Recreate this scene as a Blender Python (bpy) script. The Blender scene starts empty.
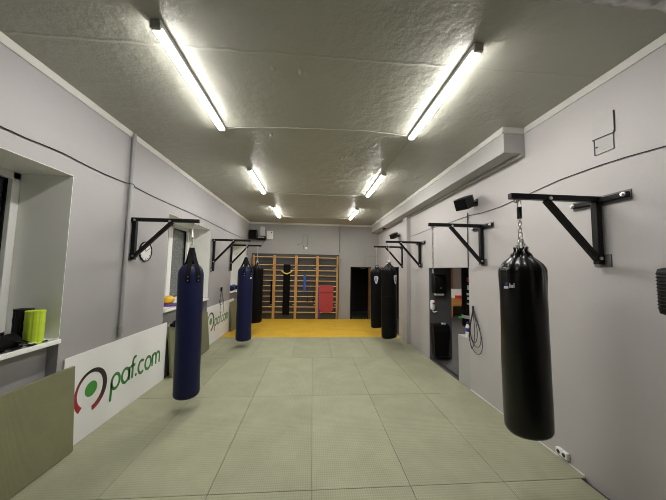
import bpy, bmesh, math, random
from mathutils import Vector, Matrix
random.seed(7)
PI = math.pi
SC = bpy.context.scene
COL = SC.collection

# ------------------------------------------------------------------ materials
def newmat(name):
    m = bpy.data.materials.new(name); m.use_nodes = True
    nt = m.node_tree; b = nt.nodes['Principled BSDF']
    return m, nt, b

def mat(name, col, rough=.5, metal=0., noise=0., nscale=8., bump=0., bscale=60., spec=None, coat=0.):
    """principled surface with procedural colour mottling and bump"""
    m, nt, b = newmat(name)
    N, L = nt.nodes, nt.links
    b.inputs['Roughness'].default_value = rough
    b.inputs['Metallic'].default_value = metal
    if spec is not None: b.inputs['Specular IOR Level'].default_value = spec
    if coat: b.inputs['Coat Weight'].default_value = coat
    tc = N.new('ShaderNodeTexCoord')
    nz = N.new('ShaderNodeTexNoise'); nz.inputs['Scale'].default_value = nscale; nz.inputs['Detail'].default_value = 5
    L.new(tc.outputs['Object'], nz.inputs['Vector'])
    mx = N.new('ShaderNodeMix'); mx.data_type = 'RGBA'
    k = noise if noise else .06
    mx.inputs['A'].default_value = (*[c * (1 - k) for c in col], 1)
    mx.inputs['B'].default_value = (*[min(1, c * (1 + k)) for c in col], 1)
    L.new(nz.outputs['Fac'], mx.inputs['Factor'])
    L.new(mx.outputs['Result'], b.inputs['Base Color'])
    if bump:
        n2 = N.new('ShaderNodeTexNoise'); n2.inputs['Scale'].default_value = bscale; n2.inputs['Detail'].default_value = 4
        L.new(tc.outputs['Object'], n2.inputs['Vector'])
        bp = N.new('ShaderNodeBump'); bp.inputs['Strength'].default_value = bump; bp.inputs['Distance'].default_value = .01
        L.new(n2.outputs['Fac'], bp.inputs['Height']); L.new(bp.outputs['Normal'], b.inputs['Normal'])
    return m

def emit(name, col, strength):
    m, nt, b = newmat(name)
    b.inputs['Base Color'].default_value = (.8, .8, .8, 1)
    b.inputs['Emission Color'].default_value = (*col, 1)
    b.inputs['Emission Strength'].default_value = strength
    return m

def wall_mat(name, col, rough=.55):
    m, nt, b = newmat(name); N, L = nt.nodes, nt.links
    b.inputs['Roughness'].default_value = rough
    tc = N.new('ShaderNodeTexCoord')
    n1 = N.new('ShaderNodeTexNoise'); n1.inputs['Scale'].default_value = 1.3; n1.inputs['Detail'].default_value = 6
    n2 = N.new('ShaderNodeTexNoise'); n2.inputs['Scale'].default_value = 4.; n2.inputs['Detail'].default_value = 8
    n3 = N.new('ShaderNodeTexNoise'); n3.inputs['Scale'].default_value = 140.; n3.inputs['Detail'].default_value = 3
    for n in (n1, n2, n3): L.new(tc.outputs['Object'], n.inputs['Vector'])
    mx = N.new('ShaderNodeMix'); mx.data_type = 'RGBA'
    mx.inputs['A'].default_value = (*[c * .93 for c in col], 1); mx.inputs['B'].default_value = (*[c * 1.07 for c in col], 1)
    L.new(n1.outputs['Fac'], mx.inputs['Factor']); L.new(mx.outputs['Result'], b.inputs['Base Color'])
    add = N.new('ShaderNodeMath'); add.operation = 'MULTIPLY_ADD'; add.inputs[1].default_value = 3.0
    L.new(n2.outputs['Fac'], add.inputs[0]); L.new(n3.outputs['Fac'], add.inputs[2])
    bp = N.new('ShaderNodeBump'); bp.inputs['Strength'].default_value = .15; bp.inputs['Distance'].default_value = .010
    L.new(add.outputs[0], bp.inputs['Height']); L.new(bp.outputs['Normal'], b.inputs['Normal'])
    return m

def ceiling_mat(name, col):
    m, nt, b = newmat(name); N, L = nt.nodes, nt.links
    b.inputs['Roughness'].default_value = .38
    tc = N.new('ShaderNodeTexCoord')
    n1 = N.new('ShaderNodeTexNoise'); n1.inputs['Scale'].default_value = 1.1; n1.inputs['Detail'].default_value = 5
    n2 = N.new('ShaderNodeTexNoise'); n2.inputs['Scale'].default_value = 5.; n2.inputs['Detail'].default_value = 9; n2.inputs['Roughness'].default_value = .62
    v = N.new('ShaderNodeTexVoronoi'); v.inputs['Scale'].default_value = 7.
    nw = N.new('ShaderNodeTexNoise'); nw.inputs['Scale'].default_value = 2.; nw.inputs['Detail'].default_value = 3
    mp = N.new('ShaderNodeMapping'); mp.inputs['Scale'].default_value = (1., .45, 1.)
    for n in (n1, n2, nw, mp): L.new(tc.outputs['Object'], n.inputs['Vector'])
    L.new(mp.outputs[0], v.inputs['Vector'])
    # isolated drips: small voronoi cells gated by a broad noise
    dr = N.new('ShaderNodeMapRange'); dr.inputs['From Min'].default_value = .0; dr.inputs['From Max'].default_value = .22
    dr.inputs['To Min'].default_value = 1.; dr.inputs['To Max'].default_value = 0.
    L.new(v.outputs['Distance'], dr.inputs['Value'])
    gt = N.new('ShaderNodeMapRange'); gt.inputs['From Min'].default_value = .52; gt.inputs['From Max'].default_value = .66
    L.new(nw.outputs['Fac'], gt.inputs['Value'])
    ml = N.new('ShaderNodeMath'); ml.operation = 'MULTIPLY'; L.new(dr.outputs[0], ml.inputs[0]); L.new(gt.outputs[0], ml.inputs[1])
    # the joint between two slabs
    sp = N.new('ShaderNodeSeparateXYZ'); L.new(tc.outputs['Object'], sp.inputs[0])
    prev = None
    for yy in (2.3, 5.55, 8.75):
        s = N.new('ShaderNodeMath'); s.operation = 'SUBTRACT'; s.inputs[1].default_value = yy; L.new(sp.outputs['Y'], s.inputs[0])
        wob = N.new('ShaderNodeMath'); wob.operation = 'MULTIPLY_ADD'; wob.inputs[1].default_value = .06
        L.new(n2.outputs['Fac'], wob.inputs[0]); L.new(s.outputs[0], wob.inputs[2])
        a = N.new('ShaderNodeMath'); a.operation = 'ABSOLUTE'; L.new(wob.outputs[0], a.inputs[0])
        r = N.new('ShaderNodeMapRange'); r.inputs['From Max'].default_value = .022; r.inputs['To Min'].default_value = 1; r.inputs['To Max'].default_value = 0
        L.new(a.outputs[0], r.inputs['Value'])
        if prev is None: prev = r.outputs[0]
        else:
            q = N.new('ShaderNodeMath'); q.operation = 'ADD'; L.new(prev, q.inputs[0]); L.new(r.outputs[0], q.inputs[1]); prev = q.outputs[0]
    h1 = N.new('ShaderNodeMath'); h1.operation = 'MULTIPLY_ADD'; h1.inputs[1].default_value = .35; L.new(prev, h1.inputs[0]); L.new(ml.outputs[0], h1.inputs[2])
    h2 = N.new('ShaderNodeMath'); h2.operation = 'MULTIPLY_ADD'; h2.inputs[1].default_value = 1.6; L.new(n2.outputs['Fac'], h2.inputs[0]); L.new(h1.outputs[0], h2.inputs[2])
    bp = N.new('ShaderNodeBump'); bp.inputs['Strength'].default_value = .6; bp.inputs['Distance'].default_value = .02
    L.new(h2.outputs[0], bp.inputs['Height']); L.new(bp.outputs['Normal'], b.inputs['Normal'])
    mx = N.new('ShaderNodeMix'); mx.data_type = 'RGBA'
    mx.inputs['A'].default_value = (*[c * .9 for c in col], 1); mx.inputs['B'].default_value = (*[c * 1.1 for c in col], 1)
    L.new(n1.outputs['Fac'], mx.inputs['Factor']); L.new(mx.outputs['Result'], b.inputs['Base Color'])
    return m

def mat_mat(name, col, sx=15., sy=11., amp=.09):
    """judo mat: embossed straw weave, a slightly different tone for each mat, worn smudges"""
    m, nt, b = newmat(name); N, L = nt.nodes, nt.links
    b.inputs['Roughness'].default_value = .62
    b.inputs['Specular IOR Level'].default_value = .35
    tc = N.new('ShaderNodeTexCoord'); oi = N.new('ShaderNodeObjectInfo')
    w1 = N.new('ShaderNodeTexWave'); w1.inputs['Scale'].default_value = sx; w1.bands_direction = 'X'
    w2 = N.new('ShaderNodeTexWave'); w2.inputs['Scale'].default_value = sy; w2.bands_direction = 'Y'
    n1 = N.new('ShaderNodeTexNoise'); n1.inputs['Scale'].default_value = 2.2; n1.inputs['Detail'].default_value = 8; n1.inputs['Roughness'].default_value = .65
    for n in (w1, w2): L.new(tc.outputs['Object'], n.inputs['Vector'])
    geo = N.new('ShaderNodeNewGeometry'); L.new(geo.outputs['Position'], n1.inputs['Vector'])
    mu = N.new('ShaderNodeMath'); mu.operation = 'ADD'; L.new(w1.outputs['Fac'], mu.inputs[0]); L.new(w2.outputs['Fac'], mu.inputs[1])
    bp = N.new('ShaderNodeBump'); bp.inputs['Strength'].default_value = .3; bp.inputs['Distance'].default_value = .003
    L.new(mu.outputs[0], bp.inputs['Height']); L.new(bp.outputs['Normal'], b.inputs['Normal'])
    # value = 0.9 + .1*random + .16*(noise-.5) + .07*(weave-1)
    v1 = N.new('ShaderNodeMath'); v1.operation = 'MULTIPLY_ADD'; v1.inputs[1].default_value = .10; v1.inputs[2].default_value = .87; L.new(oi.outputs['Random'], v1.inputs[0])
    v2 = N.new('ShaderNodeMath'); v2.operation = 'MULTIPLY_ADD'; v2.inputs[1].default_value = .5; L.new(n1.outputs['Fac'], v2.inputs[0]); L.new(v1.outputs[0], v2.inputs[2])
    v3 = N.new('ShaderNodeMath'); v3.operation = 'MULTIPLY_ADD'; v3.inputs[1].default_value = amp; L.new(mu.outputs[0], v3.inputs[0]); L.new(v2.outputs[0], v3.inputs[2])
    v4 = N.new('ShaderNodeMath'); v4.operation = 'SUBTRACT'; v4.inputs[1].default_value = .27; L.new(v3.outputs[0], v4.inputs[0])
    sc = N.new('ShaderNodeVectorMath'); sc.operation = 'SCALE'; sc.inputs[0].default_value = col; L.new(v4.outputs[0], sc.inputs['Scale'])
    L.new(sc.outputs[0], b.inputs['Base Color'])
    return m

def speckle(name, col, dot):
    m, nt, b = newmat(name); N, L = nt.nodes, nt.links
    b.inputs['Roughness'].default_value = .7
    tc = N.new('ShaderNodeTexCoord'); v = N.new('ShaderNodeTexNoise'); v.inputs['Scale'].default_value = 70
    L.new(tc.outputs['Object'], v.inputs['Vector'])
    r = N.new('ShaderNodeValToRGB'); r.color_ramp.elements[0].position = .60; r.color_ramp.elements[1].position = .68
    r.color_ramp.elements[0].color = (*col, 1); r.color_ramp.elements[1].color = (*dot, 1)
    L.new(v.outputs['Fac'], r.inputs['Fac']); L.new(r.outputs['Color'], b.inputs['Base Color'])
    return m

def wood(name, c1, c2, rough=.4, axis='Z'):
    m, nt, b = newmat(name); N, L = nt.nodes, nt.links
    b.inputs['Roughness'].default_value = rough
    tc = N.new('ShaderNodeTexCoord'); mp = N.new('ShaderNodeMapping')
    mp.inputs['Scale'].default_value = {'Z': (14, 14, 1.2), 'X': (1.2, 14, 14), 'Y': (14, 1.2, 14)}[axis]
    n = N.new('ShaderNodeTexNoise'); n.inputs['Scale'].default_value = 3; n.inputs['Detail'].default_value = 6
    L.new(tc.outputs['Object'], mp.inputs[0]); L.new(mp.outputs[0], n.inputs['Vector'])
    r = N.new('ShaderNodeValToRGB'); r.color_ramp.elements[0].position = .3; r.color_ramp.elements[1].position = .7
    r.color_ramp.elements[0].color = (*c1, 1); r.color_ramp.elements[1].color = (*c2, 1)
    L.new(n.outputs['Fac'], r.inputs['Fac']); L.new(r.outputs['Color'], b.inputs['Base Color'])
    return m

def glass_mat(name):
    m, nt, b = newmat(name)
    b.inputs['Base Color'].default_value = (.86, .9, .92, 1); b.inputs['Roughness'].default_value = .0
    b.inputs['Transmission Weight'].default_value = 1; b.inputs['IOR'].default_value = 1.6
    return m

def ring_mat(name):
    """printed ring of the board logo: black on one side running to red at the foot (part of the print)"""
    m, nt, b = newmat(name); N, L = nt.nodes, nt.links
    b.inputs['Roughness'].default_value = .35
    tc = N.new('ShaderNodeTexCoord'); sp = N.new('ShaderNodeSeparateXYZ'); L.new(tc.outputs['Object'], sp.inputs[0])
    a = N.new('ShaderNodeMath'); a.operation = 'MULTIPLY_ADD'; a.inputs[1].default_value = 1.3; a.inputs[2].default_value = .50
    L.new(sp.outputs['Y'], a.inputs[0])
    a2 = N.new('ShaderNodeMath'); a2.operation = 'MULTIPLY_ADD'; a2.inputs[1].default_value = 1.5; L.new(sp.outputs['Z'], a2.inputs[0]); L.new(a.outputs[0], a2.inputs[2])
    r = N.new('ShaderNodeValToRGB')
    r.color_ramp.elements[0].position = .22; r.color_ramp.elements[0].color = (.36, .015, .03, 1)
    r.color_ramp.elements[1].position = .62; r.color_ramp.elements[1].color = (.012, .008, .008, 1)
    L.new(a2.outputs[0], r.inputs['Fac']); L.new(r.outputs['Color'], b.inputs['Base Color'])
    return m

WALL = (.40, .388, .378)
M = dict(
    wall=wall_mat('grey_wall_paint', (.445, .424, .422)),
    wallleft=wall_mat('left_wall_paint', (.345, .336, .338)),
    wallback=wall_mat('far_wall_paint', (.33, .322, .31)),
    beam=wall_mat('beam_paint', WALL),
    ceil=ceiling_mat('ceiling_paint', (.41, .412, .355)),
    cornice=mat('cornice_paint', (.62, .61, .57), .5, bump=.1, bscale=90),
    reveal=wall_mat('reveal_paint', (.82, .82, .77)),
    darkwall=wall_mat('dark_grey_paint', (.046, .045, .045)),
    partition=wall_mat('partition_paint', (.12, .122, .13)),
    floor=mat('concrete', (.06, .06, .058), .8, noise=.2, bump=.2),
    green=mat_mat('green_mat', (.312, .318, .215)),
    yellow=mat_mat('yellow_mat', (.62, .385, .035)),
    greenside=mat_mat('green_mat_shaded', (.22, .222, .125), 30., 33., .015),  # same mats as the floor; their shade is put into a darker green
    blue=mat('blue_vinyl', (.005, .0075, .047), .5, spec=.3, noise=.12, nscale=3, bump=.12, bscale=25),
    vinyl=mat('black_vinyl', (.003, .003, .003), .28, spec=.4, noise=.2, nscale=4, bump=.25, bscale=9),
    vinyl2=mat('black_matt_vinyl', (.0025, .0025, .0025), .5, spec=.14, noise=.2, nscale=4, bump=.2, bscale=12),
    webbing=mat('black_webbing', (.006, .006, .006), .8, spec=.15, bump=.3, bscale=200),
    steelblack=mat('black_painted_steel', (.005, .005, .006), .45, spec=.25, noise=.1, bump=.05, bscale=120),
    chrome=mat('zinc_steel', (.62, .62, .6), .28, metal=1., bump=.03),
    plate=mat('plate_grey', (.13, .13, .13), .5),  # even grey of the bracket wall plates themselves
    white=mat('white_plastic', (.74, .74, .72), .4),
    lampend=mat('lamp_cap', (.55, .54, .5), .5),
    sill=mat('sill_white', (.88, .88, .86), .3, bump=.04),
    pvc=mat('window_pvc', (.78, .78, .76), .3),
    glass=glass_mat('window_glass'),
    pipe=wall_mat('pipe_paint', (.33, .325, .33)),
    cable=mat('black_cable', (.02, .018, .022), .5),
    paintedcable=mat('painted_cable', (.15, .147, .145), .6),
    ceilcable=mat('white_cable', (.42, .41, .36), .5),
    board=mat('board_white', (.83, .83, .83), .3, noise=.015, nscale=2),
    pgreen=mat('print_green', (.028, .20, .03), .4),
    pball=mat('print_ball', (.05, .30, .04), .3, noise=.25, nscale=4),
    ring=ring_mat('print_ring'),
    black=mat('black_plastic', (.006, .006, .006), .45, spec=.25, bump=.05),
    blackmat=mat('black_fabric', (.005, .005, .005), .9, spec=.1, bump=.4, bscale=70),
    grey=mat('grey_plastic', (.33, .33, .32), .5),
    lime=mat('lime_foam', (.50, .66, .035), .6, bump=.1),
    wood=wood('pine_post', (.42, .21, .06), (.58, .32, .10)),
    rung=wood('pine_rung', (.6, .37, .15), (.76, .52, .25), axis='X'),
    brownwood=wood('brown_wood', (.11, .045, .015), (.2, .09, .03)),
    orangewood=wood('orange_wood', (.4, .18, .05), (.55, .27, .09), axis='X'),
    red=mat('red_foam', (.40, .045, .045), .7, noise=.1, bump=.15, bscale=60),
    redp=mat('red_plastic', (.6, .03, .02), .4),
    bandblue=mat('band_blue', (.02, .09, .42), .5),
    bluep=mat('blue_rubber', (.01, .04, .22), .5),
    yellowp=mat('yellow_rubber', (.75, .42, .02), .45),
    purple=mat('purple_rubber', (.11, .045, .22), .6),
    brass=mat('olive_gold', (.25, .18, .03), .4),
    yellowstrap=mat('yellow_strap', (.75, .55, .12), .7),
    rubber=speckle('speckled_rubber', (.032, .032, .032), (.12, .12, .12)),
    brownwall=wall_mat('brown_grey_paint', (.24, .2, .17)),
    dark=mat('dark_room_shade', (.012, .009, .007), .6),  # near-black colour stands in for the darkness of the unlit rooms
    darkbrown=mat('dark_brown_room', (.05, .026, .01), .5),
    foil=mat('duct_foil', (.3, .3, .29), .3, metal=.9, bump=.15, bscale=14),
    paper=mat('paper', (.425, .415, .405), .6, noise=.02),
    ink=mat('ink', (.035, .033, .035), .6),
    shieldw=mat('badge_white', (.62, .64, .68), .4),
    shieldb=mat('badge_blue', (.03, .05, .25), .4),
    skirting=mat('white_strip', (.7, .7, .66), .4),
    lamp=emit('tube_light', (1., .97, .92), 126.),
    lamp2=emit('locker_light', (1., .95, .88), 140.),
    bottle=mat('bottle_white', (.78, .78, .78), .35),
    greenp=mat('green_plastic', (.03, .5, .06), .5),
)

# ------------------------------------------------------------------ builders
class MB:
    def __init__(s): s.bm = bmesh.new()
    def box(s, a, b, bev=0.):
        a, b = Vector(a), Vector(b)
        lo = Vector([min(a[i], b[i]) for i in range(3)]); hi = Vector([max(a[i], b[i]) for i in range(3)])
        r = bmesh.ops.create_cube(s.bm, size=1.)
        vs = r['verts']
        for v in vs:
            v.co = Vector([lo[i] + (v.co[i] + .5) * (hi[i] - lo[i]) for i in range(3)])
        if bev:
            es = list({e for v in vs for e in v.link_edges})
            bmesh.ops.bevel(s.bm, geom=es, offset=bev, segments=2, affect='EDGES', profile=.6)
        return s
    def bar(s, p, q, w, h, up=(0, 0, 1), bev=0.):
        """square bar from p to q"""
        p, q = Vector(p), Vector(q); d = (q - p).normalized(); up = Vector(up)
        sd = d.cross(up)
        if sd.length < 1e-4: sd = d.cross(Vector((0, 1, 0)))
        sd.normalize(); u = sd.cross(d).normalized()
        vs = []
        for c in (p, q):
            for a, b in ((-1, -1), (1, -1), (1, 1), (-1, 1)):
                vs.append(s.bm.verts.new(c + sd * (a * w / 2) + u * (b * h / 2)))
        F = [(3, 2, 1, 0), (4, 5, 6, 7), (0, 1, 5, 4), (1, 2, 6, 5), (2, 3, 7, 6), (3, 0, 4, 7)]
        for f in F: s.bm.faces.new([vs[i] for i in f])
        if bev:
            es = list({e for v in vs for e in v.link_edges})
            bmesh.ops.bevel(s.bm, geom=es, offset=bev, segments=2, affect='EDGES', profile=.6)
        return s
    def tube(s, pts, r, n=8, closed=False):
        pts = [Vector(p) for p in pts]; k = len(pts); rings = []
        prev = None
        for i, p in enumerate(pts):
            if closed: t = pts[(i + 1) % k] - pts[i - 1]
            else: t = pts[min(i + 1, k - 1)] - pts[max(i - 1, 0)]
            t.normalize()
            if prev is None:
                a = Vector((0, 0, 1)) if abs(t.z) < .9 else Vector((1, 0, 0))
                x = t.cross(a).normalized()
            else:
                x = (prev - t * prev.dot(t)).normalized()
            prev = x; y = t.cross(x)
            rr = r[i] if isinstance(r, (list, tuple)) else r
            rings.append([s.bm.verts.new(p + x * (rr * math.cos(2 * PI * j / n)) + y * (rr * math.sin(2 * PI * j / n))) for j in range(n)])
        m = k if closed else k - 1
        for i in range(m):
            A, B = rings[i], rings[(i + 1) % k]
            for j in range(n): s.bm.faces.new((A[j], A[(j + 1) % n], B[(j + 1) % n], B[j]))
        if not closed:
            s.bm.faces.new(rings[0][::-1]); s.bm.faces.new(rings[-1])
        return s
    def lathe(s, prof, n=32, c=(0, 0, 0), axis='Z', fn=None):
        """prof: (radius, height) from one end to the other; fn(radius, height, angle) -> radius, height"""
        c = Vector(c); rings = []
        for r, h in prof:
            ring = []
            for j in range(n):
                a = 2 * PI * j / n; rr, hh = (r, h) if fn is None else fn(r, h, a)
                x, y = rr * math.cos(a), rr * math.sin(a)
                v = {'Z': (x, y, hh), 'X': (hh, x, y), 'Y': (x, hh, -y)}[axis]
                ring.append(s.bm.verts.new(c + Vector(v)))
            rings.append(ring)
        for A, B in zip(rings, rings[1:]):
            for j in range(n): s.bm.faces.new((A[j], A[(j + 1) % n], B[(j + 1) % n], B[j]))
        s.bm.faces.new(rings[0][::-1]); s.bm.faces.new(rings[-1])
        return s
    def prism(s, poly, f0, f1):
        """poly: 2-D points; f0/f1 map (u, v) to 3-D at the two faces"""
        A = [s.bm.verts.new(f0(*p)) for p in poly]; B = [s.bm.verts.new(f1(*p)) for p in poly]
        n = len(poly)
        s.bm.faces.new(A[::-1]); s.bm.faces.new(B)
        for i in range(n): s.bm.faces.new((A[i], A[(i + 1) % n], B[(i + 1) % n], B[i]))
        return s
    def stroke(s, pts, w, f, t, closed=False):
        """flat ribbon of width w along 2-D pts, mapped by f(u, v, depth), thickness t"""
        pts = [Vector(p) for p in pts]; k = len(pts); rows = []
        for i, p in enumerate(pts):
            if closed: d = pts[(i + 1) % k] - pts[i - 1]
            else: d = pts[min(i + 1, k - 1)] - pts[max(i - 1, 0)]
            d.normalize(); nn = Vector((-d.y, d.x)) * ((w[i] if isinstance(w, list) else w) / 2)
            a, b = p + nn, p - nn
            rows.append([s.bm.verts.new(f(a.x, a.y, 0)), s.bm.verts.new(f(b.x, b.y, 0)), s.bm.verts.new(f(b.x, b.y, t)), s.bm.verts.new(f(a.x, a.y, t))])
        m = k if closed else k - 1
        for i in range(m):
            A, B = rows[i], rows[(i + 1) % k]
            for j in range(4): s.bm.faces.new((A[j], A[(j + 1) % 4], B[(j + 1) % 4], B[j]))
        if not closed:
            s.bm.faces.new(rows[0][::-1]); s.bm.faces.new(rows[-1])
        return s
    def ribbon(s, pts, nrm, w, t):
        """webbing: pts with surface normals"""
        pts = [Vector(p) for p in pts]; k = len(pts); rows = []
        for i, p in enumerate(pts):
            d = (pts[min(i + 1, k - 1)] - pts[max(i - 1, 0)]).normalized(); n = Vector(nrm[i]).normalized()
            sd = d.cross(n).normalized(); n = sd.cross(d).normalized()
            rows.append([s.bm.verts.new(p + sd * (a * w / 2) + n * (b * t / 2)) for a, b in ((-1, -1), (1, -1), (1, 1), (-1, 1))])
        for A, B in zip(rows, rows[1:]):
            for j in range(4): s.bm.faces.new((A[j], A[(j + 1) % 4], B[(j + 1) % 4], B[j]))
        s.bm.faces.new(rows[0][::-1]); s.bm.faces.new(rows[-1])
        return s
    def blob(s, c, r, seg=16, fn=None):
        vs = bmesh.ops.create_uvsphere(s.bm, u_segments=seg, v_segments=max(6, seg // 2 + 2), radius=1.)['verts']
        for v in vs:
            p = Vector((v.co.x * r[0], v.co.y * r[1], v.co.z * r[2]))
            if fn: p = fn(p)
            v.co = Vector(c) + p
        return s
    def xform(s, mtx):
        bmesh.ops.transform(s.bm, matrix=mtx, verts=s.bm.verts[:]); return s
    def build(s, name, m, parent=None, smooth=False, label=None, loc=None, angle=40):
        bmesh.ops.recalc_face_normals(s.bm, faces=s.bm.faces[:])
        me = bpy.data.meshes.new(name); s.bm.to_mesh(me); s.bm.free()
        for mm in (m if isinstance(m, list) else [m]): me.materials.append(mm)
        if smooth:
            for p in me.polygons: p.use_smooth = True
            try: me.set_sharp_from_angle(angle=math.radians(angle))
            except Exception: pass
        o = bpy.data.objects.new(name, me); COL.objects.link(o)
        if parent is not None: o.parent = parent
        if loc is not None: o.location = loc
        if label: o['label'] = label
        return o

def tag(o, label, cat, group=None, kind=None):
    if label: o['label'] = label
    if cat: o['category'] = cat
    if group: o['group'] = group
    if kind: o['kind'] = kind
    return o
def thing(name, label, cat, loc=(0, 0, 0), rot=(0, 0, 0), group=None):
    o = bpy.data.objects.new(name, None); COL.objects.link(o)
    o.empty_display_size = .1
    o.location = loc; o.rotation_euler = rot
    return tag(o, label, cat, group)
def struct(name, mb, m, parent=None, smooth=False, label=None):
    o = mb.build(name, m, parent, smooth)
    if parent is None: o['kind'] = 'structure'
    if label: o['label'] = label
    return o
def dup(root, loc, rotz, label):
    r = root.copy(); COL.objects.link(r); r.location = loc; r.rotation_euler = (0, 0, rotz); r['label'] = label
    for ch in list(root.children):
        c = ch.copy(); COL.objects.link(c); c.parent = r
        for g in list(ch.children):
            d = g.copy(); COL.objects.link(d); d.parent = c
    return r

XL, XR, HC, YF, YB = -2.62, 2.75, 3.90, 11.10, -6.0

# ------------------------------------------------------------------ the room
struct('floor', MB().box((-3.3, YB - .2, -.16), (2.9, 14, -.04)), M['floor'], label='bare floor under the mats')
struct('ceiling', MB().box((-3.3, YB - .2, HC), (2.9, YF + .15, HC + .12)), M['ceil'], label='rough glossy grey painted ceiling')

WIN = [(1.02, 3.07), (5.03, 7.05), (8.88, 10.86)]
WT = 2.975
w = MB()
ys = [YB] + [v for a in WIN for v in a] + [YF + .15]
for i in range(0, len(ys), 2):
    w.box((-3.26, ys[i], -.04), (XL, ys[i + 1], HC))
for a, b in WIN:
    w.box((-3.26, a, WT), (XL, b, HC))
    w.box((-3.26, a, -.04), (XL - .11, b, 1.19))
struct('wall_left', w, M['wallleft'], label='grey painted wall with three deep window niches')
# plastered, lighter window reveals
for k, (a, b) in enumerate(WIN):
    r = MB()
    r.box((-3.25, a, 1.19), (XL - .001, a + .006, WT)); r.box((-3.25, b - .006, 1.19), (XL - .001, b, WT)); r.box((-3.25, a, WT - .006), (XL - .001, b, WT))
    o = struct('window_%d' % (k + 1), r, M['reveal'], label=['white plastered niche of the nearest window', 'white plastered niche of the middle window', 'white plastered niche of the farthest window'][k])
    s = MB().box((-3.14, a + .002, 1.192), (XL, b - .002, 1.236)).box((XL - .03, a + .002, 1.192), (XL + .035, b - .015, 1.236), .006)
    s.build('window_sill', M['sill'], o)
    X0, X1 = -3.24, -3.14
    f = MB(); fw = .075; A, B = a + .008, b - .008; z0, z1 = 1.236, WT - .008
    f.box((X0, A, z0), (X1, A + fw, z1), .006).box((X0, B - fw, z0), (X1, B, z1), .006)
    f.box((X0, A, z0), (X1, B, z0 + fw), .006).box((X0, A, z1 - fw), (X1, B, z1), .006)
    mid = (A + B) / 2 + .12
    f.box((X0, mid - .085, z0), (X1, mid + .085, z1), .006)
    f.build('window_frame', M['pvc'], o)
    for c, d in ((A + fw, mid - .085), (mid + .085, B - fw)):
        for gx in (-3.222, -3.204): MB().box((gx - .006, c + .004, z0 + fw + .004), (gx, d - .004, z1 - fw - .004)).build('pane', M['glass'], o)
        e = MB()
        for q0, q1 in (((c, z0 + fw), (d, z0 + fw + .014)), ((c, z1 - fw - .014), (d, z1 - fw)), ((c, z0 + fw), (c + .014, z1 - fw)), ((d - .014, z0 + fw), (d, z1 - fw))):
            e.box((-3.216, q0[0], q0[1]), (-3.185, q1[0], q1[1]))
        e.build('gasket', M['black'], o)

# right wall with its two openings
w = MB(); T = .15
O1, O2 = (4.55, 6.18), (8.40, 10.95)
w.box((XR, YB, -.04), (XR + T, O1[0], HC)); w.box((XR, O1[1], -.04), (XR + T, O2[0], HC)); w.box((XR, O2[1], -.04), (XR + T, YF + .15, HC))
w.box((XR, O1[0], 2.085), (XR + T, O1[1], HC)); w.box((XR, O2[0], 2.13), (XR + T, O2[1], HC))
struct('wall_right', w, M['wall'], label='pale grey painted wall with the opening to the changing area')
struct('trim_1', MB().box((XR - .10, 7.4, -.04), (XR + .002, 7.72, 3.58), .008), M['wall'], label='shallow pilaster on the right wall under the beam')
struct('trim_2', MB().box((XR + .001, 4.552, -.04), (XR + .30, 4.93, .82)).box((XR - .004, 4.552, .82), (XR + .30, 4.935, .84), .004), M['beam'], label='waist high ledge in the wall opening')
# beam along the right wall
struct('trim_3', MB().box((2.46, 3.22, 3.57), (XR + .001, YF, HC)), M['beam'], label='boxed ceiling beam along the right wall')
struct('trim_4', MB().box((XR - .06, 3.22, 3.53), (XR, YF, 3.571)), M['beam'], label='narrow strip under the beam')
# far wall
w = MB(); D1 = (1.60, 2.42)
w.box((-3.26, YF, -.04), (D1[0], YF + .15, HC)); w.box((D1[1], YF, -.04), (XR + T, YF + .15, HC)); w.box((D1[0], YF, 2.13), (D1[1], YF + .15, HC))
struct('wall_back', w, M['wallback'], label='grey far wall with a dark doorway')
struct('wall_front', MB().box((-3.26, YB - .15, -.04), (XR + T, YB, HC)), M['wall'], label='wall behind the photographer')
# the darker painted field behind the wall bars, and the lighter patch above it
struct('trim_5', MB().box((-2.47, YF - .006, -.04), (1.10, YF + .002, 2.62)), M['darkwall'], label='dark grey painted field behind the wall bars')
# cornices
def cornice(name, p, q, inward):
    b = MB(); p, q, n = Vector(p), Vector(q), Vector(inward)
    pr = [(0, 0), (.03, 0), (.035, -.012), (.012, -.07), (0, -.07)]
    b.prism(pr, lambda u, v: p + n * u + Vector((0, 0, v)), lambda u, v: q + n * u + Vector((0, 0, v)))
    struct(name, b, M['cornice'], label='pale cornice strip')
cornice('trim_6', (XL, YB, HC), (XL, YF, HC), (1, 0, 0))
cornice('trim_7', (XR, YB, HC), (XR, 3.22, HC), (-1, 0, 0))
cornice('trim_8', (2.46, 3.19, HC), (2.46, YF, HC), (-1, 0, 0))
cornice('trim_9', (2.43, 3.22, HC), (XR, 3.22, HC), (0, -1, 0))
cornice('trim_10', (XL, YF, HC), (2.46, YF, HC), (0, -1, 0))
struct('baseboard_right', MB().box((XR - .010, 2.62, -.04), (XR, O1[0], .008)), M['skirting'], label='thin white strip at the foot of the right wall')
# far doorway
o = struct('door_1', MB().box((D1[0] - .02, YF - .012, -.04), (D1[0] + .03, YF + .15, 2.13)).box((D1[0] - .02, YF - .012, 2.09), (D1[1] + .02, YF + .15, 2.14)), M['black'], label='dark frame of the far doorway')
MB().box((D1[1] - .07, YF - .014, -.04), (D1[1] + .01, YF + .15, 2.10), .004).build('door_jamb', M['brownwood'], o, label='brown wooden jamb')
st = MB().box((D1[0] + .03, YF + .01, -.04), (D1[1] - .07, YF + .4, .16), .006).build('threshold', M['black'], o)
v = MB()
for i in range(5): v.box((D1[0] + .08 + i * .135, YF + .004, .03), (D1[0] + .16 + i * .135, YF + .012, .045))
v.build('threshold_vent', M['grey'], st)
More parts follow.
